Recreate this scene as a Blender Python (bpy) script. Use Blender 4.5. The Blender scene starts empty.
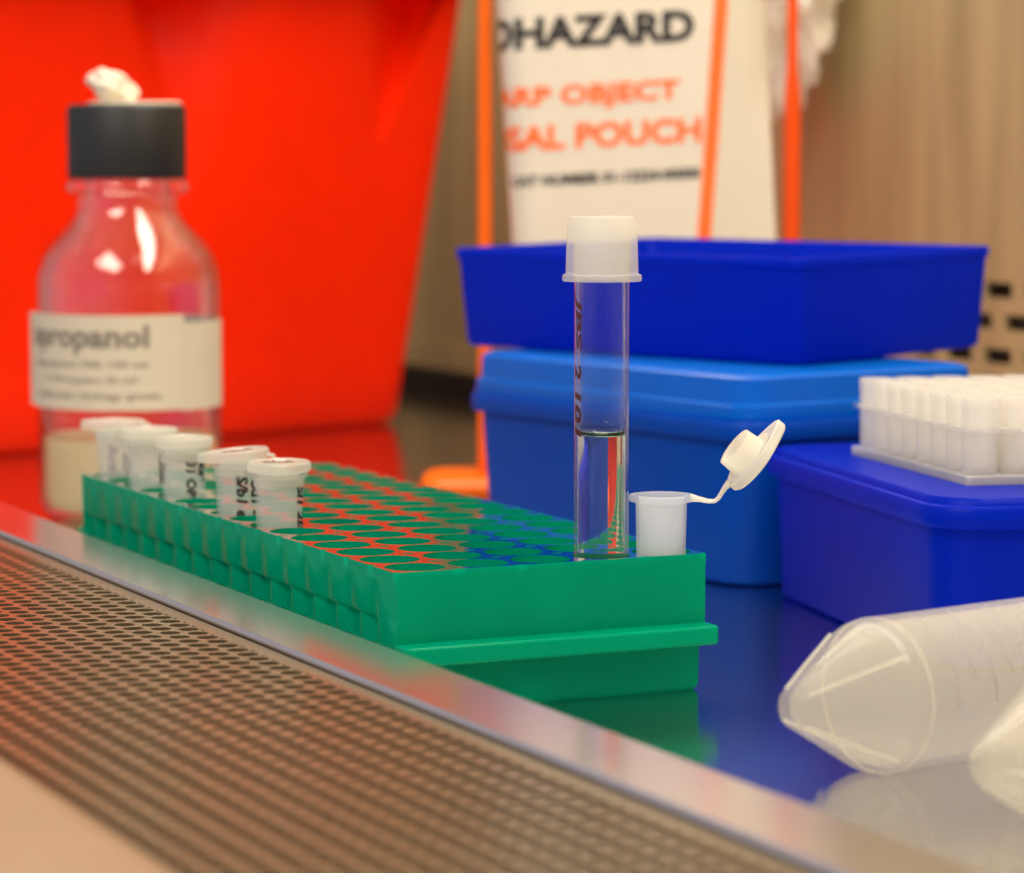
import bpy, bmesh, math, random
from mathutils import Vector, Matrix, noise

# World frame: x runs from the user's side to the back wall of the cabinet,
# y runs along the cabinet, z is up.  Helper numbers are millimetres.
MM = 0.001
scene = bpy.context.scene
COL = scene.collection
PI = math.pi
random.seed(7)
R = math.radians


# ------------------------------------------------------------------ materials
def new_mat(name):
    m = bpy.data.materials.new(name)
    m.use_nodes = True
    nt = m.node_tree
    nt.nodes.clear()
    out = nt.nodes.new('ShaderNodeOutputMaterial')
    return m, nt, out


def principled(nt, base, rough=.4, metal=0., ior=1.5, coat=0., trans=0.):
    p = nt.nodes.new('ShaderNodeBsdfPrincipled')
    p.inputs['Base Color'].default_value = (*base, 1)
    p.inputs['Roughness'].default_value = rough
    p.inputs['Metallic'].default_value = metal
    p.inputs['IOR'].default_value = ior
    p.inputs['Coat Weight'].default_value = coat
    p.inputs['Coat Roughness'].default_value = .06
    p.inputs['Transmission Weight'].default_value = trans
    return p


def add_noise(nt, p, base, amount=.06, scale=60., bump=0., stretch=(1, 1, 1)):
    """soft procedural mottling of the colour, and an optional bump"""
    tc = nt.nodes.new('ShaderNodeTexCoord')
    mp = nt.nodes.new('ShaderNodeMapping')
    mp.inputs['Scale'].default_value = stretch
    nz = nt.nodes.new('ShaderNodeTexNoise')
    nz.inputs['Scale'].default_value = scale
    nz.inputs['Detail'].default_value = 3
    nt.links.new(tc.outputs['Object'], mp.inputs['Vector'])
    nt.links.new(mp.outputs['Vector'], nz.inputs['Vector'])
    rp = nt.nodes.new('ShaderNodeValToRGB')
    rp.color_ramp.elements[0].position = .3
    rp.color_ramp.elements[1].position = .7
    rp.color_ramp.elements[0].color = (*[max(0, c * (1 - amount)) for c in base], 1)
    rp.color_ramp.elements[1].color = (*[min(1, c * (1 + amount)) for c in base], 1)
    nt.links.new(nz.outputs['Fac'], rp.inputs['Fac'])
    nt.links.new(rp.outputs['Color'], p.inputs['Base Color'])
    if bump:
        b = nt.nodes.new('ShaderNodeBump')
        b.inputs['Strength'].default_value = bump
        b.inputs['Distance'].default_value = .0005
        nt.links.new(nz.outputs['Fac'], b.inputs['Height'])
        nt.links.new(b.outputs['Normal'], p.inputs['Normal'])


def solid(name, base, rough=.4, metal=0., coat=0., amount=.05, scale=60., bump=0., stretch=(1, 1, 1), ior=1.5):
    m, nt, out = new_mat(name)
    p = principled(nt, base, rough, metal, ior, coat)
    add_noise(nt, p, base, amount, scale, bump, stretch)
    nt.links.new(p.outputs[0], out.inputs[0])
    return m


def plastic(name, base, rough=.25, transl=.4, clear=0., tcol=None, amount=.04, spec=.5, coat=0., ior=1.5):
    """polypropylene-like: diffuse + translucent + gloss, optionally partly clear"""
    m, nt, out = new_mat(name)
    p = principled(nt, base, rough, 0., ior, coat)
    p.inputs['Specular IOR Level'].default_value = spec
    p.inputs['Coat Roughness'].default_value = rough
    add_noise(nt, p, base, amount, 90.)
    t = nt.nodes.new('ShaderNodeBsdfTranslucent')
    t.inputs['Color'].default_value = (*(tcol or base), 1)
    mx = nt.nodes.new('ShaderNodeMixShader')
    mx.inputs[0].default_value = transl
    nt.links.new(p.outputs[0], mx.inputs[1])
    nt.links.new(t.outputs[0], mx.inputs[2])
    last = mx
    if clear:
        tr = nt.nodes.new('ShaderNodeBsdfTransparent')
        m2 = nt.nodes.new('ShaderNodeMixShader')
        m2.inputs[0].default_value = clear
        nt.links.new(last.outputs[0], m2.inputs[1])
        nt.links.new(tr.outputs[0], m2.inputs[2])
        last = m2
    nt.links.new(last.outputs[0], out.inputs[0])
    return m


def glass(name, tint=(1, 1, 1), ior=1.47, rough=0.):
    m, nt, out = new_mat(name)
    g = nt.nodes.new('ShaderNodeBsdfGlass')
    g.inputs['Color'].default_value = (*tint, 1)
    g.inputs['IOR'].default_value = ior
    g.inputs['Roughness'].default_value = rough
    nt.links.new(g.outputs[0], out.inputs[0])
    return m


def clear_film(name, tint=(1, 1, 1), refl=.04, rough=.02):
    """thin clear wall: passes light straight through, reflects more at grazing angles"""
    m, nt, out = new_mat(name)
    tr = nt.nodes.new('ShaderNodeBsdfTransparent')
    tr.inputs['Color'].default_value = (*tint, 1)
    gl = nt.nodes.new('ShaderNodeBsdfGlossy')
    gl.inputs['Roughness'].default_value = rough
    lw = nt.nodes.new('ShaderNodeLayerWeight')
    lw.inputs['Blend'].default_value = .5
    pw = nt.nodes.new('ShaderNodeMath')
    pw.operation = 'POWER'
    pw.inputs[1].default_value = 3.2
    ad = nt.nodes.new('ShaderNodeMath')
    ad.operation = 'MULTIPLY_ADD'
    ad.inputs[1].default_value = .9
    ad.inputs[2].default_value = refl
    mx = nt.nodes.new('ShaderNodeMixShader')
    nt.links.new(lw.outputs['Facing'], pw.inputs[0])
    nt.links.new(pw.outputs[0], ad.inputs[0])
    nt.links.new(ad.outputs[0], mx.inputs[0])
    nt.links.new(tr.outputs[0], mx.inputs[1])
    nt.links.new(gl.outputs[0], mx.inputs[2])
    nt.links.new(mx.outputs[0], out.inputs[0])
    return m


M = {}
M['steel'] = solid('brushed_steel_floor', (.56, .55, .56), .15, 1., amount=.03, scale=30)
M['strip'] = solid('polished_steel_strip', (.68, .68, .72), .19, 1., amount=.03, scale=30)
M['grille'] = solid('grille_steel', (.2, .145, .08), .25, .5, amount=.05, scale=25)
M['wall'] = solid('brushed_steel_wall', (.34, .265, .13), .5, .28, amount=.2, scale=9, bump=.2, stretch=(7, 7, .7))
M['dark'] = solid('dark_plenum', (.06, .043, .026), .7)
M['sill'] = solid('sill_paint', (.26, .16, .088), .4, amount=.04)
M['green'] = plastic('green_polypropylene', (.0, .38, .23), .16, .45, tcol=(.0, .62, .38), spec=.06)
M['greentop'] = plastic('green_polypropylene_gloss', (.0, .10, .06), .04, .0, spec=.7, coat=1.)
M['blue'] = plastic('deep_blue_polypropylene', (.0, .017, .48), .38, .42, tcol=(.0, .13, .75), spec=.1)
M['bluebody'] = plastic('mid_blue_polypropylene', (.0, .065, .46), .38, .3, tcol=(.0, .12, .75), spec=.15)
M['bluelid'] = plastic('light_blue_polypropylene', (.0, .14, .66), .3, .35, tcol=(.0, .3, .95), spec=.3)
M['red'] = plastic('red_polypropylene', (.9, .022, .0), .42, .2, tcol=(.95, .04, .0), spec=.12)
M['orange'] = plastic('orange_plastic', (.95, .16, .002), .38, .2, spec=.3)
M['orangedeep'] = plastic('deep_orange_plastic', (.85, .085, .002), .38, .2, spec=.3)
M['black'] = solid('black_cap_plastic', (.009, .008, .007), .5)
M['paper'] = solid('cream_label_paper', (.6, .52, .39), .7, amount=.03)
M['tape'] = solid('white_tape', (.72, .64, .5), .6, amount=.08)
M['pouch'] = solid('white_pouch_film', (.68, .6, .47), .4, amount=.02)
M['inkblack'] = solid('black_ink', (.012, .01, .01), .5)
M['inkgrey'] = solid('grey_print', (.2, .17, .13), .6)
M['inkorange'] = solid('orange_ink', (.95, .14, .01), .5)
M['inkred'] = solid('dark_red_ink', (.06, .006, .01), .5)
M['inkfaint'] = solid('faded_ink', (.33, .3, .3), .5)
M['glass'] = clear_film('bottle_glass', (.97, .975, .965), .065, .05)
M['tubeglass'] = clear_film('test_tube_glass', (.985, .99, .99), .018)
M['water'] = glass('clear_liquid', (.985, .99, .99), 1.333)
M['alcohol'] = plastic('alcohol_cream_refraction', (.88, .78, .54), .1, .5, .15)  # clear liquid; cream colour stands in for bright surroundings refracted through it
M['ppclear'] = plastic('clear_polypropylene', (.8, .81, .8), .16, .5, .73)
M['ppmid'] = plastic('frosted_polypropylene', (.82, .8, .72), .2, .5, .48)
M['ppopen'] = plastic('cloudy_polypropylene', (.76, .8, .86), .2, .5, .58)
M['ppwhite'] = plastic('natural_polypropylene', (.86, .83, .74), .22, .5, .3)
M['ppcap'] = plastic('frosted_cap_plastic', (.85, .82, .75), .18, .5, .62)
M['ppconical'] = plastic('conical_tube_plastic', (.76, .72, .6), .12, .5, .71)
M['pprack'] = plastic('white_rack_plastic', (.86, .84, .78), .2, .5, .3)
M['ppsmall'] = plastic('small_tube_plastic', (.86, .83, .77), .16, .5, .6)
M['film'] = plastic('crinkled_clear_film', (.95, .9, .8), .04, .4, .12)


# ------------------------------------------------------------------ mesh tools
class MB:
    """collects vertices and faces in millimetres"""

    def __init__(s):
        s.v, s.f = [], []

    def add(s, vs, fs):
        o = len(s.v)
        s.v += [tuple(v) for v in vs]
        s.f += [tuple(i + o for i in f) for f in fs]
        return s

    def rings(s, rings, cap0=True, cap1=True, closed=True):
        """loft between equally long vertex rings"""
        n = len(rings[0])
        vs = [p for r in rings for p in r]
        fs = []
        for k in range(len(rings) - 1):
            for i in range(n if closed else n - 1):
                j = (i + 1) % n
                fs.append((k * n + i, k * n + j, (k + 1) * n + j, (k + 1) * n + i))
        if cap0:
            fs.append(tuple(range(n - 1, -1, -1)))
        if cap1:
            fs.append(tuple((len(rings) - 1) * n + i for i in range(n)))
        return s.add(vs, fs)

    def lathe(s, prof, seg=48, off=(0, 0, 0)):
        """profile of (radius, z); radius 0 collapses to a pole"""
        vs, fs, idx = [], [], []
        for r, z in prof:
            if r < 1e-6:
                idx.append([len(vs)] * seg)
                vs.append((off[0], off[1], off[2] + z))
            else:
                a = len(vs)
                idx.append([a + i for i in range(seg)])
                for i in range(seg):
                    t = 2 * PI * i / seg
                    vs.append((off[0] + r * math.cos(t), off[1] + r * math.sin(t), off[2] + z))
        for k in range(len(prof) - 1):
            for i in range(seg):
                j = (i + 1) % seg
                f = []
                for q in (idx[k][i], idx[k][j], idx[k + 1][j], idx[k + 1][i]):
                    if q not in f:
                        f.append(q)
                if len(f) > 2:
                    fs.append(tuple(f))
        return s.add(vs, fs)

    def box(s, x0, x1, y0, y1, z0, z1):
        vs = [(x, y, z) for z in (z0, z1) for y in (y0, y1) for x in (x0, x1)]
        fs = [(0, 2, 3, 1), (4, 5, 7, 6), (0, 1, 5, 4), (2, 6, 7, 3), (0, 4, 6, 2), (1, 3, 7, 5)]
        return s.add(vs, fs)

    def sweep(s, pts, rad, seg=10, flat=1.):
        """tube along points; rad may be a list; flat squashes across z"""
        n = len(pts)
        rr = rad if isinstance(rad, (list, tuple)) else [rad] * n
        rings = []
        for i, p in enumerate(pts):
            p = Vector(p)
            a = Vector(pts[max(0, i - 1)])
            b = Vector(pts[min(n - 1, i + 1)])
            t = (b - a).normalized()
            up = Vector((0, 1, 0)) if abs(t.y) < .9 else Vector((1, 0, 0))
            e1 = t.cross(up).normalized()
            e2 = t.cross(e1).normalized()
            rings.append([p + e1 * (rr[i] * flat * math.cos(2 * PI * k / seg)) + e2 * (rr[i] * math.sin(2 * PI * k / seg)) for k in range(seg)])
        return s.rings(rings)

    def build(s, name, mat, parent=None, smooth=True, angle=35, recalc=True, bevel=0, mod=None):
        me = bpy.data.meshes.new(name)
        me.from_pydata([(x * MM, y * MM, z * MM) for x, y, z in s.v], [], s.f)
        bm = bmesh.new()
        bm.from_mesh(me)
        if recalc:
            bmesh.ops.recalc_face_normals(bm, faces=bm.faces)
        if smooth:
            for f in bm.faces:
                f.smooth = True
            for e in bm.edges:
                if len(e.link_faces) == 2 and e.calc_face_angle(0) > R(angle):
                    e.smooth = False
        bm.to_mesh(me)
        bm.free()
        me.materials.append(mat)
        o = bpy.data.objects.new(name, me)
        COL.objects.link(o)
        if parent:
            o.parent = parent
        if bevel:
            b = o.modifiers.new('bevel', 'BEVEL')
            b.width = bevel * MM
            b.segments = 3
            b.limit_method = 'ANGLE'
            b.angle_limit = R(40)
        return o


def tag(o, label, cat, group=None):
    o['label'] = label
    o['category'] = cat
    if group:
        o['group'] = group
    return o


def thing(name, label, cat, loc=(0, 0, 0), rz=0., group=None):
    o = bpy.data.objects.new(name, None)
    o.empty_display_size = .01
    COL.objects.link(o)
    o.location = [c * MM for c in loc]
    o.rotation_euler = (0, 0, R(rz))
    return tag(o, label, cat, group)


def struct(o):
    o['kind'] = 'structure'
    return o


def rrect(w, d, r, z, k=6, cx=0., cy=0.):
    pts = []
    for sx, sy, a0 in ((1, 1, 0), (-1, 1, 90), (-1, -1, 180), (1, -1, 270)):
        for i in range(k + 1):
            a = R(a0 + 90 * i / k)
            pts.append((cx + sx * (w / 2 - r) + r * math.cos(a), cy + sy * (d / 2 - r) + r * math.sin(a), z))
    return pts


def text_geo(body, x0, x1, z0, z1, bold=.012, cuts=2, shear=0.):
    """flat lettering fitted into a rectangle: verts (u, v) in mm and faces"""
    cu = bpy.data.curves.new('lettering', 'FONT')
    cu.body = body
    cu.size = 1
    cu.shear = shear
    cu.resolution_u = 3
    ob = bpy.data.objects.new('lettering', cu)
    COL.objects.link(ob)
    me, lim = None, None
    for wt in (0., bold * .2, bold * .45, bold * .7, bold):
        # the thickest stroke whose outline stays clean
        cu.offset = wt
        dg = bpy.context.evaluated_depsgraph_get()
        dg.update()
        m_ = bpy.data.meshes.new_from_object(ob.evaluated_get(dg))
        xs = [v.co.x for v in m_.vertices]
        ys = [v.co.y for v in m_.vertices]
        box = (min(xs), max(xs), min(ys), max(ys))
        if lim is None or max(abs(p - q) for p, q in zip(lim, box)) < .12:
            lim = lim or box
            if me:
                bpy.data.meshes.remove(me)
            me = m_
        else:
            bpy.data.meshes.remove(m_)
            break
    bm = bmesh.new()
    bm.from_mesh(me)
    bmesh.ops.triangulate(bm, faces=bm.faces)
    if cuts:
        bmesh.ops.subdivide_edges(bm, edges=bm.edges, cuts=cuts, use_grid_fill=True)
    vs = [(v.co.x, v.co.y) for v in bm.verts]
    bm.verts.index_update()
    fs = [tuple(v.index for v in f.verts) for f in bm.faces]
    bm.free()
    bpy.data.objects.remove(ob)
    bpy.data.curves.remove(cu)
    bpy.data.meshes.remove(me)
    ax, bx = min(v[0] for v in vs), max(v[0] for v in vs)
    ay, by = min(v[1] for v in vs), max(v[1] for v in vs)
    vs = [(x0 + (x - ax) / (bx - ax) * (x1 - x0), z0 + (y - ay) / (by - ay) * (z1 - z0)) for x, y in vs]
    return vs, fs


def wrap(vs, r, a0):
    """(arc length u, height v) onto a cylinder of radius r (or r(z)), u = 0 at angle a0"""
    out = []
    for u, v in vs:
        rr = r(v) if callable(r) else r
        a = a0 + u / rr
        out.append((rr * math.cos(a), rr * math.sin(a), v))
    return out


def turn90(vs, cx, cz):
    """rotate flat lettering so that it reads downwards"""
    return [(cx + (v - cz), cz - (u - cx)) for u, v in vs]


YAW = 25.39                     # the camera looks this far off the cabinet's length


def tocam(x, y):
    """world direction (degrees) in which an object faces the front right corner of the cabinet"""
    return math.degrees(math.atan2(-520.5 - y, -222.6 - x))



# ------------------------------------------------------------------ the setting
WX = 327.
# work surface
b = MB().box(-10, WX + 18, -700, 900, -2, 0)
struct(b.build('floor', M['steel'], None, False))
# raised front strip with a rolled outer edge
prof = [(-10, -2), (-10, 16.2), (-10.3, 16.9), (-11, 17.05), (-26.7, 17.05), (-27, 16.2), (-27, 9), (-25.8, 9), (-25.8, 15), (-11.2, 15), (-11.2, -2)]
b = MB().rings([[(x, y, z) for x, z in prof] for y in (-700, 900)])
struct(b.build('trim_1', M['strip'], None, False))

# perforated air grille in front of the strip
b = MB()
pit, rad, zt, th = 5.4, 2.02, 15.6, .5
hx = pit * math.sqrt(3) / 2
nrow = 16
NS = 12
for i in range(nrow):
    for j in range(int(1030 / pit)):
        cx = -33.2 - i * hx
        cy = -560 + (j + (.5 if i % 2 else 0)) * pit
        inner, outer, low = [], [], []
        for k in range(NS):
            a = 2 * PI * k / NS
            inner.append((cx + rad * math.cos(a), cy + rad * math.sin(a), zt))
            low.append((cx + rad * math.cos(a), cy + rad * math.sin(a), zt - th))
            # hexagonal cell border, flat sides towards the six neighbours
            m = a % (PI / 3) - PI / 6
            hr = (pit / 2) / math.cos(m)
            outer.append((cx + hr * math.cos(a), cy + hr * math.sin(a), zt))
        fs = [(k, (k + 1) % NS, NS + (k + 1) % NS, NS + k) for k in range(NS)]
        fs += [(NS + k, NS + (k + 1) % NS, 2 * NS + (k + 1) % NS, 2 * NS + k) for k in range(NS)]
        b.add(outer + inner + low, fs)
xe = -33.2 - (nrow - 1) * hx - 2.3
b.box(-31, -27.6, -700, 900, zt - th, zt - .02)
b.box(xe - 5, xe, -700, 900, zt - th, zt - .02)
gr = b.build('air_grille', M['grille'], None, False, recalc=False)
tag(gr, 'perforated steel air grille with round holes along the front of the cabinet', 'grille')
b = MB().box(-130, -11.5, -700, 900, -40, -38)
b.box(-130, -128, -700, 900, -38, 9)
b.box(-13.5, -11.5, -700, 900, -38, 9)
struct(b.build('trim_2', M['dark'], None, False))
# front sill (arm rest)
prof = [(-101, 6), (-102, 16), (-107, 20.5), (-112, 22.5), (-185, 23), (-198, 18), (-204, 4), (-204, -40), (-131, -40), (-131, 6)]
b = MB().rings([[(x, y, z) for x, z in prof] for y in (-700, 900)])
struct(b.build('trim_3', M['sill'], None, True, 50))

# back wall: a skirting ledge over a dark return slot, a slotted panel on the right
b = MB()
zs0 = 12.
slots = []
slot_rows = [(40., 45.), (51., 56.), (61., 66.)]
ya, yb = -60., 470.
step, ln = 22., 15.


def quad(y0, y1, z0, z1):
    if y1 - y0 > 1e-6 and z1 - z0 > 1e-6:
        b.add([(WX, y0, z0), (WX, y1, z0), (WX, y1, z1), (WX, y0, z1)], [(0, 1, 2, 3)])


quad(-700, 900, zs0, 40)
quad(-700, ya, 40, 66)
quad(yb, 900, 40, 66)
prevz = 40
for ri, (z0, z1) in enumerate(slot_rows):
    quad(ya, yb, prevz, z0)
    y = ya + (step / 2 if ri % 2 else 0)
    quad(ya, y, z0, z1)
    while y + step < yb:
        quad(y + ln, y + step, z0, z1)
        b.add([(WX, y, z0), (WX, y + ln, z0), (WX, y + ln, z1), (WX, y, z1), (WX + 2, y, z0), (WX + 2, y + ln, z0), (WX + 2, y + ln, z1), (WX + 2, y, z1)],
              [(0, 1, 5, 4), (1, 2, 6, 5), (2, 3, 7, 6), (3, 0, 4, 7)])
        y += step
    quad(y, yb, z0, z1)
    prevz = z1
quad(-700, 900, 66, 620)
b.box(WX - 3, WX + 1, -700, 900, zs0 - .5, zs0 + 11)
wall = struct(b.build('wall_back', M['wall'], None, False, recalc=False))
b = MB().box(WX + 16, WX + 18, -700, 900, 0, 620)
struct(b.build('wall_plenum', M['dark'], None, False))
b = MB().box(-10, WX + 18, 900, 904, -2, 620)
struct(b.build('wall_left', M['wall'], None, False))

# ------------------------------------------------------------------ tube rack
RL, RW, RH = 197.3, 67., 27.4
NC, NR = 16, 5
PY, PX = RL / NC, RW / NR


def hole(col, row):
    """centre of a well: col 0 is the far end, row 0 the front long side"""
    return PX * (row + .5), RL - PY * (col + .5)


rack = thing('tube_rack', 'long green plastic tube rack with rows of round wells on the steel work surface', 'tube rack', (0, 0, 0))
hr, NSEG = 5.9, 28
b = MB()
wells = MB()
for c in range(NC):
    for r_ in range(NR):
        cx, cy = hole(c, r_)
        outer, inner, mid, low = [], [], [], []
        for k in range(NSEG):
            a = 2 * PI * (k + .0) / NSEG
            dx, dy = math.cos(a), math.sin(a)
            q = max(abs(dx), abs(dy))
            outer.append((cx + dx / q * PX / 2, cy + dy / q * PY / 2, RH))
            inner.append((cx + hr * dx, cy + hr * dy, RH))
            mid.append((cx + hr * dx, cy + hr * dy, RH - .3))
            low.append((cx + (hr - .1) * dx, cy + (hr - .1) * dy, 12.))
        fs = []
        for t in range(1):
            fs += [(t * NSEG + k, t * NSEG + (k + 1) % NSEG, (t + 1) * NSEG + (k + 1) % NSEG, (t + 1) * NSEG + k) for k in range(NSEG)]
        b.add(outer + inner, fs)
        ws = [(t * NSEG + k, t * NSEG + (k + 1) % NSEG, (t + 1) * NSEG + (k + 1) % NSEG, (t + 1) * NSEG + k) for t in range(2) for k in range(NSEG)]
        wells.add(inner + mid + low, ws)
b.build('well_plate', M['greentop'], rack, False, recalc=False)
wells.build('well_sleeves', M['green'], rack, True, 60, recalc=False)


def outline(inset, amp, z, iy=None, rec=0.):
    """rack outline; long sides scalloped by amp between the wells"""
    pts = []
    n = NC * 10
    iy = inset if iy is None else iy
    for i in range(n):
        y = RL * i / n
        d = amp * (math.cos(PI * y / PY) ** 2) + rec * min(1, max(0, (y - 9) / 4.))
        pts.append((inset + d, iy + (RL - 2 * iy) * i / n, z))
    for i in range(8):
        pts.append((inset + (RW - 2 * inset) * i / 8, RL - iy, z))
    for i in range(n):
        y = RL * (1 - i / n)
        d = amp * (math.cos(PI * y / PY) ** 2) + rec * min(1, max(0, (y - 9) / 4.))
        pts.append((RW - inset - d, iy + (RL - 2 * iy) * (1 - i / n), z))
    for i in range(8):
        pts.append((RW - inset - (RW - 2 * inset) * i / 8, iy, z))
    return pts


b = MB().rings([outline(.0, 0, RH), outline(-.08, 0, RH - .25), outline(-.08, .0, RH - 1.5), outline(-.0, .4, RH - 3.2), outline(0, .75, 18.6), outline(0, .5, 17.6, 0, .5), outline(0, 0, 17, 0, 2.4), outline(.1, 0, 12.2, 0, 2.4)], False, False)
b.build('side_wall', M['green'], rack, True, 40)
b = MB().rings([outline(.1, 0, 12.2, 0, 2.4), outline(1.2, 0, 12, .2, 1.2), outline(1.2, .3, 10, .2, 1.), outline(1.4, .3, 1.2, .3, .8), outline(2.0, 0, 0, 1)], False, True)
b.build('base', M['green'], rack, True, 40)
for yy in (-2.6, RL + 2.6):
    b = MB()
    sg = 1 if yy > 0 else -1
    b.rings([rrect(RW + .6, 7.6, 1.2, z, 4, RW / 2 + .2, (RL + 1.6 if sg > 0 else -1.6)) for z in (9.8, 13.6)])
    b.build('end_flange', M['green'], rack, True, 40, bevel=.6)

# ------------------------------------------------------------------ microtubes
TB = .1          # floor of the wells


def tube_body(parent, zb):
    rim = zb + 38.
    prof = [(0, zb), (1.6, zb + .2), (2.2, zb + 1.2), (4.75, zb + 17), (5.0, rim - 5), (5.2, rim - 4.8), (5.25, rim - 1.4)]
    prof += [(6.2, rim - 1.2), (6.3, rim - .3), (6.1, rim), (4.9, rim), (4.6, rim - .4), (4.2, rim - 6), (4.1, zb + 17), (1.6, zb + 2), (0, zb + 1.5)]
    MB().lathe(prof, 40).build('tube_body', M['ppclear'], parent, True, 40)
    return rim


def collar(parent, rim):
    MB().lathe([(5.28, rim - 3.2), (5.4, rim - 3.0), (5.5, rim - 1.3), (5.28, rim - 1.2)], 40).build('collar', M['ppmid'], parent, True, 40)


def cap_mesh(rim, tab=1.0):
    """closed cap: disc with a thumb tab at -x, hinge side at +x, plug below"""
    b = MB()
    seg = 48

    def ring(r, z):
        out = []
        for i in range(seg):
            a = 2 * PI * i / seg
            x, y = r * math.cos(a), r * math.sin(a)
            if x < 0:
                x -= tab * 2.2 * max(0, math.cos(a + PI)) ** 6
            out.append((x, y, rim + z))
        return out
    b.rings([ring(6.5, .05), ring(6.85, .3), ring(6.85, 1.8), ring(6.4, 2.25), ring(4.9, 2.25), ring(4.6, 2.0)], False, True)
    b.lathe([(6.2, .05), (4.55, .05), (4.4, -1.), (4.2, -3.6), (3.7, -3.6), (3.6, .6), (0, .6)], seg, (0, 0, rim))
    return b


def hinge(rim, ang=0.):
    pts = [(5.9, 0, rim - .7), (7.3, 0, rim - .6), (8.2, 0, rim + .2), (7.6, 0, rim + 1.2), (6.2, 0, rim + 1.3)]
    return MB().sweep(pts, [1.7, 1.5, 1.4, 1.5, 1.7], 10, .3)


def ink(parent, lines, rim, mat, azim, size=2.6, r=5.16):
    """handwriting that runs down the tube wall; azim: world direction it faces"""
    m = MB()
    for k, (body, du, ln, dz) in enumerate(lines):
        vs, fs = text_geo(body, -ln / 2, ln / 2, -size / 2, size / 2, .045, 2, .15)
        vs = [(v + du, dz - u) for u, v in vs]
        vs = [(u, rim - 7.2 + z) for u, z in vs]
        m.add(wrap(vs, lambda z: r + .08 + .0 * z, R(azim)), fs)
    m.build('ink_writing', mat, parent, False, recalc=False)


GT = 'closed microtubes in the green rack'
closed = [
    # col, hinge direction, cap tilt, label, writing, cap scribble
    (0, -YAW, 0, 'closed microtube at the far end of the green rack, in front of the glass bottle', [('lst', -1.2, 7.5, 0), ('2b', 2.6, 6, -.5)], 'inkfaint', False),
    (2, 60 - YAW, 0, 'closed microtube second from the far end, short black writing at its right edge', [('Clnk', 3.6, 8.2, 0)], 'inkblack', False),
    (4, 75 - YAW, 0, 'middle one of the five closed microtubes in the front row of the green rack', [('31 OP', 1.8, 8.6, 0), ('tr', 4.9, 5, 1.5)], 'inkblack', False),
    (7, -YAW, 5, 'closed microtube with two lines of bold black handwriting and a tilted wide lid', [('S/b1 e', .7, 9.4, -.3), ('1bd1 -', 4.0, 9.2, 0)], 'inkblack', True),
    (9, 95 - YAW, 0, 'closed microtube nearest the camera, black writing along its right edge', [('Sl1 2b', 5.6, 9.4, -.3)], 'inkblack', True),
]
for col, hd, tilt, lab, wr, im, scr in closed:
    cx, cy = hole(col, 0)
    t = thing('microtube', lab, 'microtube', (cx + .5, cy - .25, TB), hd, GT)
    rim = tube_body(t, .8)
    collar(t, rim)
    cap = cap_mesh(rim).build('cap', M['ppmid'], t, True, 40)
    if tilt:
        cap.rotation_euler = (0, -R(tilt), 0)
        cap.location = (math.sin(R(tilt)) * rim * MM, 0, .0004)
    hinge(rim).build('hinge', M['ppmid'], t)
    ink(t, wr, rim, M[im], tocam(cx, cy) - hd)
    if scr:
        vs, fs = text_geo('ebA', -3.6, 3.6, -3, 3, .02, 0)
        a = R(tocam(cx, cy) - hd + 90)
        vs = [(u * math.cos(a) - v * math.sin(a), u * math.sin(a) + v * math.cos(a), rim + 2.12) for u, v in vs]
        m = MB().add(vs, fs).build('lid_scribble', M['inkred'], t, False, recalc=False)
        if tilt:
            m.rotation_euler = cap.rotation_euler
            m.location = cap.location

# open microtube at the near end
cx, cy = hole(15, 4)
t = thing('microtube', 'open microtube with its lid flipped up, beside the tall test tube', 'microtube', (cx, cy, TB), -YAW)
zb = 1.2
rim = zb + 37.5
prof = [(0, zb), (1.6, zb + .2), (2.2, zb + 1.2), (4.75, zb + 17), (5.1, rim - 1.8), (5.25, rim - 1.4), (6.4, rim - 1.2), (6.5, rim - .3), (6.3, rim), (4.9, rim), (4.6, rim - .4), (4.4, rim - 6), (4.2, zb + 17), (1.6, zb + 2), (0, zb + 1.5)]
MB().lathe(prof, 48).build('tube_body', M['ppopen'], t, True, 40)
pts = [(5.8, 0, rim - .6), (7.6, 0, rim - .9), (9.4, 0, rim - 1.3), (10.6, 0, rim - 1.3), (11.4, 0, rim - .7), (12.0, 0, rim + .3), (12.7, 0, rim + 1.4), (13.6, 0, rim + 2.4)]
MB().sweep(pts, [2.6, 1.7, 1.4, 1.3, 1.3, 1.4, 1.7, 2.4], 12, .32).build('hinge', M['ppwhite'], t)
cap = cap_mesh(0, 1.3).build('cap', M['ppwhite'], t, True, 40)
# swing the lid about the hinge: lid centre is 6.4 mm from its hinge side
an = R(128)
hp = Vector((12.2, 0, rim + 1.0))
cen = hp + Vector((math.cos(PI - an), 0, math.sin(PI - an))) * 8.2
cap.matrix_local = Matrix.Translation(cen * MM) @ Matrix.Rotation(R(8), 4, 'Z') @ Matrix.Rotation(an, 4, 'Y')

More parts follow.
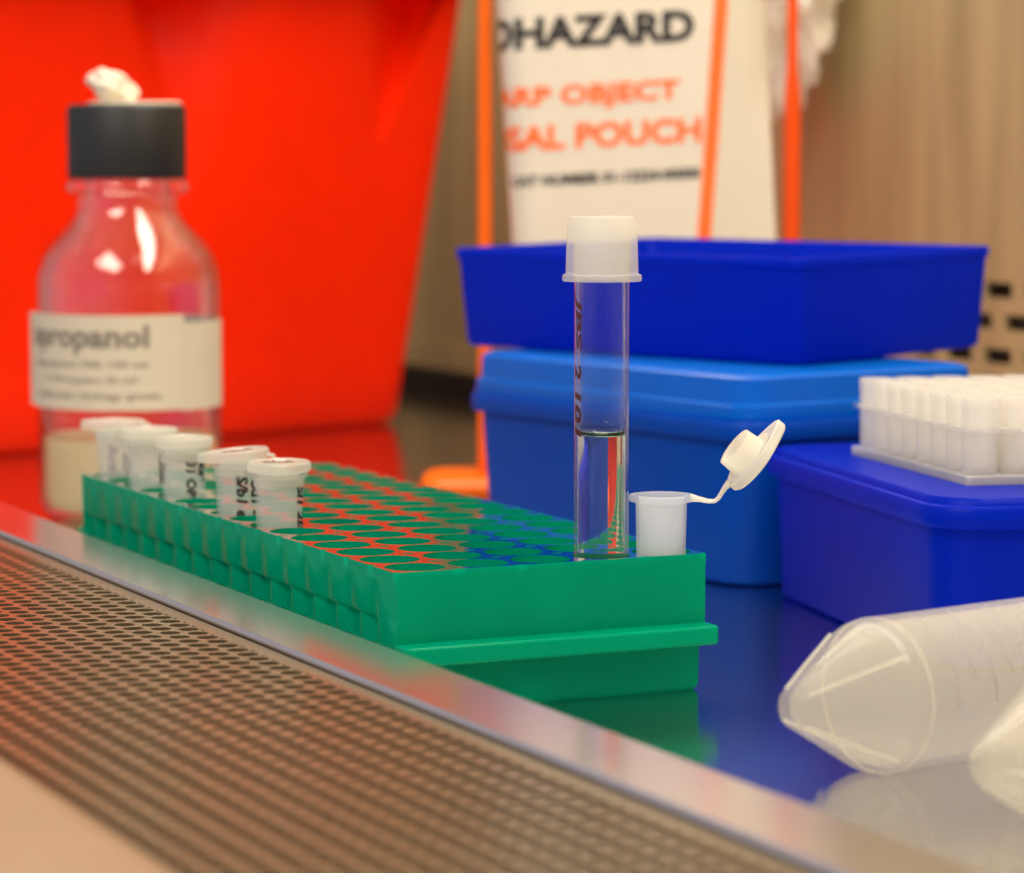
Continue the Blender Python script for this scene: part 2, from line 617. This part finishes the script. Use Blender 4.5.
# ------------------------------------------------------------------ test tube
cx, cy = hole(15, 3)
t = thing('test_tube', 'tall clear test tube half full of liquid with a frosted push cap', 'test tube', (cx, cy, TB), 0)
ro, ri, z0, z1 = 5.4, 4.7, 1.2, 89.
prof = [(0, z0)] + [(ro * math.sin(R(a)), z0 + ro * (1 - math.cos(R(a)))) for a in (15, 30, 45, 60, 75, 90)]
prof += [(ro, z1 - .5), (ro - .2, z1), (ri + .2, z1), (ri, z1 - .5)]
prof += [(ri * math.sin(R(a)), z0 + ro - ri * math.cos(R(a))) for a in (90, 75, 60, 45, 30, 15)] + [(0, z0 + ro - ri)]
MB().lathe(prof, 64).build('glass_wall', M['tubeglass'], t, True, 60)
wl = 52.
rw = ri + .06
prof = [(0, z0 + ro - rw)] + [(rw * math.sin(R(a)), z0 + ro - rw * math.cos(R(a))) for a in (15, 30, 45, 60, 75, 90)]
prof += [(rw, wl), (rw - .25, wl - .35), (rw - .8, wl - .75), (rw - 1.8, wl - 1.0), (0, wl - 1.1)]
MB().lathe(prof, 64).build('liquid', M['water'], t, True, 60)
prof = [(r_, z_ - .9) for r_, z_ in [(5.5, 82.4), (7.7, 82.4), (7.85, 82.9), (7.75, 83.6), (7.15, 83.9), (6.85, 94.2), (6.5, 94.9), (5.9, 95.1), (0, 94.9), (0, 94.0), (5.5, 94.0), (5.9, 93.5), (5.95, 90.2), (5.55, 90.0), (5.52, 84)]]
MB().lathe(prof + [(5.5, 81.5)], 56).build('cap', M['ppcap'], t, True, 40)
m = MB()
for body, ln, zc, du in (('JBS', 11, 73.5, -5.7), ('2', 3.2, 64, -5.8), ('101', 9, 55.5, -5.8)):
    vs, fs = text_geo(body, -ln / 2, ln / 2, -1.3, 1.3, .035, 2, .15)
    m.add(wrap([(v + du, zc - u) for u, v in vs], ro + .05, R(tocam(cx, cy))), fs)
m.build('ink_writing', M['inkred'], t, False, recalc=False)

# ------------------------------------------------------------------ bottle
t = thing('glass_bottle', 'clear glass reagent bottle with black screw cap and cream isopropanol label', 'bottle', (54.4, 324.9, 0), 0)
TB_ = tocam(54.4, 324.9)
outer = [(0, .8), (18, .8), (21, 0), (23.5, .6), (25.8, 2.6), (26.7, 6), (26.7, 68), (26.3, 72.5), (24.6, 77.5), (21.5, 82), (18, 85.5), (15.6, 88.5), (14.6, 91), (14.5, 94.6), (17.4, 95), (18, 96), (18, 98.2), (17.2, 99), (14.2, 99.2), (14.2, 117)]
inner = [(12.2, 117), (12.2, 92), (13.2, 89), (16.2, 85), (20, 80.8), (23, 76.4), (24.6, 71.5), (24.9, 67), (24.9, 7), (23.6, 4), (20, 2.8), (0, 3.2)]
MB().lathe(outer + inner, 72).build('glass_wall', M['glass'], t, True, 60)
rw = 25.
MB().lathe([(0, 3.1), (20, 2.7), (23.7, 3.9), (rw, 7), (rw, 24.2), (rw - .6, 23.7), (rw - 2, 23.4), (0, 23.4)], 64).build('liquid', M['alcohol'], t, True, 60)
# cap with fine grip ridges
b = MB()
seg = 144


def gear(r, z, a=.22):
    return [((r + (a if i % 2 else 0)) * math.cos(2 * PI * i / seg), (r + (a if i % 2 else 0)) * math.sin(2 * PI * i / seg), z) for i in range(seg)]


b.rings([gear(15.5, 99.4, 0), gear(16.9, 99.4, 0), gear(17.0, 100), gear(17.0, 119.6), gear(16.7, 120.4, 0), gear(16, 120.8, 0)], True, True)
b.build('screw_cap', M['black'], t, True, 60)
MB().lathe([(0, 120.8), (13.4, 120.8), (13.6, 121.2), (13.2, 121.6), (0, 121.8)], 40, (2.2, -1, 0)).build('cap_sticker', M['tape'], t)


def band(r, thk, a0, a1, z0, z1, n=40, lift=0.):
    m = MB()
    inn, out = [], []
    rings = []
    for i in range(n + 1):
        f = i / n
        a = R(a0 + (a1 - a0) * f)
        e = lift * max(0, 1 - f * 8) ** 2
        ra, rb = r + e, r + e + thk
        rings.append([(ra * math.cos(a), ra * math.sin(a), z0), (rb * math.cos(a), rb * math.sin(a), z0), (rb * math.cos(a), rb * math.sin(a), z1), (ra * math.cos(a), ra * math.sin(a), z1)])
    return m.rings(rings)


lab = band(26.95, .2, TB_ - 95, TB_ + 35, 33.6, 60.8, 44, 1.6).build('label', M['paper'], t, True, 50)
band(26.75, .15, TB_ + 33, TB_ + 150, 33.2, 58.4, 40).build('label_tail', M['paper'], t, True, 50)
m = MB()
vs, fs = text_geo('isopropanol', -44, 5.6, 49.6, 58.2, .03, 2)
m.add(wrap(vs, 27.3, R(TB_)), fs)
m.build('label_title', M['inkgrey'], lab, False, recalc=False)
m = MB()
for body, u0, u1, zc in (('Isopropanol 70% 100 mL', -36, 6, 46.6), ('1-Propan-2-ol', -28, 2, 42.2), ('molecular biology grade', -34, 9, 37.6)):
    vs, fs = text_geo(body, u0, u1, zc - 1.1, zc + 1.1, .01, 1)
    m.add(wrap(vs, 27.3, R(TB_)), fs)
m.build('label_text', M['inkgrey'], lab, False, recalc=False)

# wad of tape on the cap
me = bmesh.new()
bmesh.ops.create_icosphere(me, subdivisions=4, radius=1)
wad = MB()
vs = []
for v in me.verts:
    p = v.co.copy()
    n_ = noise.noise(p * 1.7 + Vector((3, 1, 7))) * .35 + noise.noise(p * 4 + Vector((1, 5, 2))) * .12
    q = p * (1 + n_)
    # a folded roll: waist between two lumps
    q.x *= 1 - .18 * math.exp(-((p.x + .25) / .16) ** 2)
    x, y, z = q.x * 7.2, q.y * 5., q.z * 4.6
    z += -x * .32
    vs.append((x, y, max(z, -4.0) + 4.0))
me.verts.index_update()
fs = [tuple(v.index for v in f.verts) for f in me.faces]
me.free()
wad.add(vs, fs)
w = wad.build('tape_wad', M['tape'], None, True, 80)
ca, sa = math.cos(R(-YAW)), math.sin(R(-YAW))
lx = -2.2
w.location = ((53.5 + lx * ca - 1.5) * MM, (325.3 + lx * sa - 3) * MM, 121.62 * MM)
w.rotation_euler = (0, 0, R(-YAW))
tag(w, 'crumpled wad of whitish tape lying on the black bottle cap', 'tape')

# ------------------------------------------------------------------ blue boxes
def ring_list(spec, k=6):
    return [rrect(w_, d_, r_, z_, k) for w_, d_, r_, z_ in spec]


low = thing('tip_box', 'closed blue tip box at the bottom of the stack, with a paler blue lid', 'storage box', (171.4, 181.4, 0), 99.84)
MB().rings(ring_list([(112, 72, 8, 0), (116, 76, 10, .8), (119.5, 79.5, 10, 34), (119.5, 79.5, 10, 36), (123.6, 83.6, 10, 36.6), (124, 84, 10, 37.2), (124, 84, 10, 40.6), (123.4, 83.4, 10, 41.2), (120, 80, 9, 41.4)])).build('body', M['bluebody'], low, True, 40)
MB().rings(ring_list([(121.6, 81.6, 9, 41.4), (122, 82, 9, 42), (121.4, 81.4, 9, 45), (119.8, 79.8, 9, 45.6), (118.6, 78.6, 8, 51.6), (117, 77, 8, 52.2), (113, 73, 7, 52.6)])).build('lid', M['bluelid'], low, True, 40)

tray = thing('blue_tray', 'deep blue open tray sitting askew on top of the blue box stack', 'tray', (187.9, 210.3, 53.3), 110.63)
tray.rotation_euler[0] = R(-.95)
MB().rings(ring_list([(117, 77, 2.5, 0), (120, 80, 3.2, .6), (120.6, 80.6, 3.2, 2), (123.4, 83.4, 3.2, 24.6), (124.2, 84.2, 3.2, 24.8), (124.5, 84.5, 3.2, 25.2), (124.5, 84.5, 3.2, 27.2), (124, 84, 3, 27.6), (121.4, 81.4, 2.4, 27.6), (120.8, 80.8, 2.2, 27.2), (117.4, 77.4, 2, 3), (116, 76, 2, 2.0)], 5)).build('shell', M['blue'], tray, True, 40)

rb = thing('tip_box', 'blue tip box without a lid, standing at the right under the white tube rack', 'storage box', (172.0, 45.0, 0), 77.6)
MB().rings(ring_list([(114, 74, 8, 0), (117, 77, 10, .8), (119.6, 79.6, 11, 27), (119.8, 79.8, 11, 29.4), (123.4, 83.4, 12, 29.8), (124, 84, 12, 30.4), (124, 84, 12, 33.4), (123.2, 83.2, 12, 34.2), (121.5, 81.5, 12, 34.5), (121, 81, 12, 35.4), (119.6, 79.6, 11, 36.0), (112, 72, 9, 36.0), (111, 71, 9, 35.0)])).build('body', M['blue'], rb, True, 40)

# white rack of little tubes on the right-hand box
RX, RY = 8, 7
pt = 9.0
wr = thing('tube_array_rack', 'white plastic rack full of little tubes on the right-hand blue box', 'tube rack', (182.3, 51.4, 35.0), 78.5)
b = MB().rings(ring_list([(RX * pt + .2, RY * pt + .2, 1, 0), (RX * pt + .6, RY * pt + .6, 1, .3), (RX * pt + .6, RY * pt + .6, 1, 1.8), (RX * pt + .2, RY * pt + .2, 1, 2.0)], 4))
b.build('base_plate', M['pprack'], wr, True, 40)
b = MB()
hr = 4.36
for i in range(RX):
    for j in range(RY):
        px, py = (i - (RX - 1) / 2) * pt, (j - (RY - 1) / 2) * pt
        o_, i_, o2, i2 = [], [], [], []
        for k in range(24):
            a = 2 * PI * k / 24
            dx, dy = math.cos(a), math.sin(a)
            q = max(abs(dx), abs(dy))
            for L, z in ((o_, 12.2), (o2, 11.4)):
                L.append((px + dx / q * pt / 2, py + dy / q * pt / 2, z))
            for L, z in ((i_, 12.2), (i2, 11.4)):
                L.append((px + hr * dx, py + hr * dy, z))
        n_ = 24
        fs = []
        for k in range(n_):
            j2 = (k + 1) % n_
            fs += [(k, j2, n_ + j2, n_ + k), (n_ + k, n_ + j2, 3 * n_ + j2, 3 * n_ + k), (3 * n_ + k, 3 * n_ + j2, 2 * n_ + j2, 2 * n_ + k)]
        b.add(o_ + i_ + o2 + i2, fs)
b.build('hole_plate', M['pprack'], wr, True, 40)
for sx in (-1, 1):
    for sy in (-1, 1):
        MB().lathe([(0, 2), (.7, 2), (.7, 11.4), (0, 11.4)], 12, (sx * (RX / 2 - 1) * pt, sy * (RY / 2 - 1) * pt, 0)).build('corner_post', M['pprack'], wr)
proto = None
ang = R(78.5)
for i in range(RX):
    for j in range(RY):
        px, py = (i - (RX - 1) / 2) * pt, (j - (RY - 1) / 2) * pt
        gx = 182.3 + px * math.cos(ang) - py * math.sin(ang)
        gy = 51.4 + px * math.sin(ang) + py * math.cos(ang)
        if proto is None:
            m = MB().lathe([(0, 0), (3.6, 0), (3.9, .3), (4.15, 14.3), (4.25, 14.4), (4.25, 16.2), (4.05, 16.5), (3.6, 16.5), (3.45, 16.1), (3.3, 1.6), (0, 1.4)], 24)
            o = proto = m.build('small_tube', M['ppsmall'], None, True, 40)
        else:
            o = proto.copy()
            COL.objects.link(o)
        o.location = (gx * MM, gy * MM, 37.0 * MM)
        tag(o, 'small open translucent tube standing in the white rack on the right-hand blue box', 'small tube', 'little tubes in the white rack')

# ------------------------------------------------------------------ red bin
bn = thing('red_bin', 'large tapered red plastic bin with folded front behind the glass bottle', 'bin', (31.5, 505.5, 0), 18.55)
BW, BD, BH = 231., 150., 186.


def bin_ring(z, inset=0., grooves=True):
    """outline anticlockwise from front left; flares with height"""
    f = z / 168.
    fl = 22 * f
    x0, x1 = -fl * .7 + inset, BW + fl * 1.15 - inset
    y0, y1 = -fl * .55 + inset, BD + fl * .6 - inset
    rc = 7.
    g1 = max(0., (z - 75) / 90.) ** 1.3 * 30.
    q2 = max(0., (z - 113) / 52.)
    g2 = q2 * 20.
    w1 = max(0., (z - 60) / 105.) * 26.
    pts = []

    def arc(cx, cy, a0):
        for i in range(7):
            a = R(a0 + 90 * i / 6)
            pts.append((cx + rc * math.cos(a), cy + rc * math.sin(a), z))
    arc(x0 + rc, y0 + rc, 180)
    c1, c2 = 115., 212. + 27 * min(q2, 1.3)
    for x, d in ((c1 - w1 - 2, 0), (c1 - w1 * .5 - 1, g1 * .45), (c1 - .8, g1), (c1 + .8, g1), (c1 + w1 * .5 + 1, g1 * .45), (c1 + w1 * 1.2 + 2, 0),
                 (c2 - 37 * q2 - 2, 0), (c2 - 18 * q2 - 1, g2 * .5), (c2 - .5, g2), (c2 + .5, g2), (c2 + 1.5 * q2 + .8, g2 * .5), (c2 + 3. * q2 + 1.4, 0)):
        pts.append((x, y0 + (d if grooves else 0), z))
    arc(x1 - rc, y0 + rc, 270)
    arc(x1 - rc, y1 - rc, 0)
    arc(x0 + rc, y1 - rc, 90)
    return pts


rings = []
b0 = bin_ring(0)
cxm, cym = BW / 2, BD / 2
rings.append([(cxm + (x - cxm) * .965, cym + (y - cym) * .95, 0) for x, y, z in b0])
rings.append([(cxm + (x - cxm) * .985, cym + (y - cym) * .98, 1.2) for x, y, z in b0])
for z in (4, 20, 50, 65, 80, 95, 110, 125, 140, 155, 165, 175, BH):
    rings.append(bin_ring(z))
rings.append(bin_ring(BH, 2.2))
rings.append(bin_ring(120, 2.2, False))
rings.append([(x, y, 6) for x, y, z in bin_ring(6, 2.2, False)])
MB().rings(rings).build('bin_body', M['red'], bn, True, 50)
# rim above the view, its wide overhang added to shade the upper front
top = bin_ring(BH, -15, False)
MB().rings([[(x, y, BH - 5) for x, y, z in bin_ring(BH, .2)], [(x, y, BH - 5) for x, y, z in top], [(x, y, BH - 9) for x, y, z in top], [(x, y, BH - 9) for x, y, z in bin_ring(BH, -17, False)], [(x, y, BH + .6) for x, y, z in bin_ring(BH, -17, False)], [(x, y, BH + 1) for x, y, z in bin_ring(BH, -16, False)], bin_ring(BH + 1, 2.0, False), [(x, y, BH - .4) for x, y, z in bin_ring(BH, .6, False)]], False, False).build('rim', M['red'], bn, True, 40)

# ------------------------------------------------------------------ orange stand and pouch
SX, SY = 223.88, 326.88         # stand origin in the cabinet; its local x runs across the view
st = thing('pouch_stand', 'orange plastic stand with two upright posts behind the blue boxes', 'stand', (SX, SY, 0), -YAW)
b = MB().rings([rrect(142, 46, 6, z, 5, 3, 0) if False else rrect(w_, d_, r_, z, 5, 2.5, 0) for w_, d_, r_, z in ((139, 42, 8, 0), (142, 44, 9, .8), (142, 44, 9, 3.4), (138, 40, 8, 4.8), (134, 36, 7, 5.2))])
b.build('base', M['orange'], st, True, 40)
b = MB().sweep([(-48.6, 0, 4.8), (-48.6, 0, 120), (-48.4, 0, 222)], 2.2, 14)
b.build('post', M['orange'], st)
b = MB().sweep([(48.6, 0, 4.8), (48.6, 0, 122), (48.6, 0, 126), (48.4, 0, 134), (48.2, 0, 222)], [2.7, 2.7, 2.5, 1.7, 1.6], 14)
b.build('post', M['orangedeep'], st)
b = MB().sweep([(-50, 0, 222), (0, 0, 222), (50, 0, 222)], 2.4, 14)
b.build('crossbar', M['orange'], st)

po = thing('sharps_pouch', 'white sharp object disposal pouch with biohazard lettering hanging in the orange stand', 'pouch', (SX, SY, 0), -YAW)


def px_at(z):
    """left bend, front right fold, gusset right edge of the pouch (local x) at height z"""
    f = min(1., (z - 79.) / 76.)
    return -40. - 4.7 * f, 21.5 + 5.0 * f, 43. - 4.2 * f


YF = -13.


def pouch_ring(z):
    l, r, g = px_at(z)
    k = 1. if z < 165 else max(.12, 1 - (z - 165) / 50.)
    g = r + (g - r) * (1 if z < 165 else max(.2, 1 - (z - 165) / 50.))
    pts = []
    for i in range(9):
        a = R(180 + 90 * i / 8)
        pts.append((l + 9 + 9 * math.cos(a), (YF + 9 + 9 * math.sin(a)) * k, z))
    for i in range(1, 9):
        pts.append((l + 9 + (r - l - 9) * i / 8, YF * k, z))
    pts += [(r + .6, (YF + .2) * k, z), (r + (g - r) * .5, (YF + 3.4) * k, z), (g, (YF + 6.5) * k, z), (g + .3, (YF + 7.5) * k, z), (g - 5, 10 * k, z), (l + 9, 10 * k, z), (l + 2, 6 * k, z)]
    return pts


zs = [5.3, 30, 55, 79, 100, 120, 140, 155, 165, 180, 195, 208, 219.4]
MB().rings([pouch_ring(z) for z in zs]).build('pouch_body', M['pouch'], po, True, 50)
# orange stripe along the front right fold
strip = MB()
rr = []
for z in (8.5, 30, 55, 79, 100, 120, 140, 155, 164):
    l, r, g = px_at(z)
    rr.append([(r - 3.6, YF - .3, z), (r + .3, YF - .3, z), (r + .6, YF + .1, z), (r - 3.6, YF + .1, z)])
strip.rings(rr).build('border_stripe', M['inkorange'], po, False)


def pouch_map(vs, slope=.05):
    """arc length from the left bend onto the front film"""
    out = []
    for u, v in vs:
        z = v + slope * u
        l, r, g = px_at(z)
        s0 = l + 9                      # flat part starts here
        if u >= s0:
            out.append((u, YF - .25, z))
        else:
            a = min((s0 - u) / 9., PI / 2 + .4)
            out.append((s0 - 9.25 * math.sin(a), YF + 9 - 9.25 * math.cos(a), z))
    return out


for body, u0, u1, z0_, z1_, mat, bold in (
        ('BIOHAZARD', -62, 16.6, 140.6, 150.6, 'inkblack', .045),
        ('SHARP OBJECT', -60, 12.2, 121.3, 129.2, 'inkorange', .038),
        ('DISPOSAL POUCH', -74, 19.0, 109.3, 117.2, 'inkorange', .038),
        ('CAT NUMBER 01-12224-00000', -41, 18.6, 98.2, 101.6, 'inkblack', .04)):
    vs, fs = text_geo(body, u0, u1, z0_, z1_, bold, 3)
    MB().add(pouch_map(vs), fs).build('printed_line', M[mat], po, False, recalc=False)

# ------------------------------------------------------------------ crumpled clear bag on the back wall
bm = bmesh.new()
bmesh.ops.create_icosphere(bm, subdivisions=5, radius=1)
vs = []
for v in bm.verts:
    p = v.co.copy()
    n_ = abs(noise.noise(p * 2.1 + Vector((4, 2, 9)))) * .5 + abs(noise.noise(p * 4.7 + Vector((8, 2, 1)))) * .28
    q = p * (.95 - n_)
    tp = 1.1 + .35 * p.z
    vs.append((q.x * 13 * tp, q.y * 38 * tp, q.z * 52))
bm.verts.index_update()
fs = [tuple(v.index for v in f.verts) for f in bm.faces]
bm.free()
o = MB().add(vs, fs).build('plastic_bag', M['film'], None, True, 25)
o.location = (312.5 * MM, 389 * MM, 164 * MM)
tag(o, 'crumpled clear plastic bag against the back wall behind the right orange post', 'plastic bag')

# ------------------------------------------------------------------ conical tubes lying in front
def conical(label, x, y, rz, roll):
    t = thing('conical_tube', label, 'centrifuge tube', (x, y, 0), rz, 'conical tubes lying on the work surface')
    Rr = 13.5

    def lay(b):
        # lathe axis z -> local x
        b.v = [(zz, yy * math.cos(roll) - xx * math.sin(roll), Rr + yy * math.sin(roll) + xx * math.cos(roll)) for xx, yy, zz in b.v]
        return b
    cone = [(0, 0), (2.2, .1), (3.4, .8), (4.0, 2.0), (12.6, 17.2), (13.2, 18.6), (Rr, 21)]
    prof = cone + [(Rr, 104), (14.0, 104.2), (14.0, 105), (Rr, 105.4), (Rr, 115), (12.6, 115), (12.5, 105), (12.4, 21), (11.6, 18.4), (3.4, 3.4), (0, 2.4)]
    lay(MB().lathe(prof, 64)).build('tube_body', M['ppconical'], t, True, 40)
    # ribs along the cone and a shoulder ring
    for k in range(4):
        a = 2 * PI * k / 4
        b = MB().sweep([((3.7 + .15) * math.cos(a), (3.7 + .15) * math.sin(a), 1.8), (8.2 * math.cos(a), 8.2 * math.sin(a), 9.3), (12.9 * math.cos(a), 12.9 * math.sin(a), 17.6)], .32, 8)
        lay(b).build('cone_rib', M['ppmid'], t)
    lay(MB().lathe([(Rr - .05, 20.6), (Rr + .04, 20.7), (Rr + .04, 21.1), (Rr - .05, 21.2)], 64)).build('shoulder_ring', M['ppmid'], t)
    m = MB()
    for k in range(16):
        zc = 27 + k * 4.6
        w_ = .75 if k % 2 == 0 else .45
        for i in range(12):
            a0 = -w_ + 2 * w_ * i / 12
            a1 = -w_ + 2 * w_ * (i + 1) / 12
            r2 = Rr + .04
            q = [(r2 * math.cos(a), r2 * math.sin(a), zz) for a, zz in ((a0, zc - .16), (a1, zc - .16), (a1, zc + .16), (a0, zc + .16))]
            m.add(q, [(0, 1, 2, 3)])
    lay(m).build('graduation_marks', M['inkfaint'], t, False, recalc=False)


conical('translucent conical tube lying in front of the right-hand blue box, whole point in view', 33.6, -88.9, 12.6, R(50))
conical('translucent conical tube nearest the camera, cut off by the lower right frame edge', 36.0, -142.2, 9., R(10))

# ------------------------------------------------------------------ light
def area(name, loc, rot, sx, sy, power, col):
    l = bpy.data.lights.new(name, 'AREA')
    l.shape = 'RECTANGLE'
    l.size, l.size_y = sx, sy
    l.energy = power
    l.color = col
    o = bpy.data.objects.new(name, l)
    COL.objects.link(o)
    o.location = loc
    o.rotation_euler = rot
    return o


area('cabinet_lamp', (.19, .1, .56), (0, R(-6), 0), .14, 1.3, 8.5, (1, .9, .74))
area('front_fill', (-.75, -.5, 1.0), (0, R(-48), 0), .5, .9, 14.0, (1, .9, .74))  # fill light added on the user's side to brighten front faces

w = bpy.data.worlds.new('room')
scene.world = w
w.use_nodes = True
nt = w.node_tree
bg = nt.nodes['Background']
tc = nt.nodes.new('ShaderNodeTexCoord')
sp = nt.nodes.new('ShaderNodeSeparateXYZ')
rp = nt.nodes.new('ShaderNodeValToRGB')
# warm cabinet side, cooler daylight from the room on the user's side
rp.color_ramp.elements[0].position = .0
rp.color_ramp.elements[0].color = (.62, .62, .76, 1)
rp.color_ramp.elements[1].position = .5
rp.color_ramp.elements[1].color = (.3, .235, .16, 1)
mr = nt.nodes.new('ShaderNodeMapRange')
mr.inputs['From Min'].default_value = -1
mr.inputs['From Max'].default_value = 1
nt.links.new(tc.outputs['Generated'], sp.inputs[0])
nt.links.new(sp.outputs['X'], mr.inputs['Value'])
nt.links.new(mr.outputs[0], rp.inputs['Fac'])
nt.links.new(rp.outputs['Color'], bg.inputs[0])
bg.inputs[1].default_value = 1.0

# ------------------------------------------------------------------ camera
cam = bpy.data.cameras.new('camera')
co = bpy.data.objects.new('camera', cam)
COL.objects.link(co)
co.location = (-.2226, -.5205, .1061)
co.rotation_euler = (R(90 - 5.326), 0, R(-YAW))
cam.sensor_fit = 'HORIZONTAL'
cam.sensor_width = 36
cam.lens = 3014 / 1024 * 36
cam.clip_start = .01
cam.clip_end = 20
cam.dof.use_dof = True
cam.dof.focus_distance = .595
cam.dof.aperture_fstop = cam.lens / 5.9
cam.dof.aperture_blades = 0
scene.camera = co

scene.view_settings.view_transform = 'Standard'
scene.view_settings.look = 'None'
scene.view_settings.exposure = 0
scene.view_settings.gamma = 1
scene.view_settings.use_curve_mapping = False
cy_ = scene.cycles
cy_.max_bounces = 16
cy_.transmission_bounces = 14
cy_.transparent_max_bounces = 24
cy_.glossy_bounces = 6
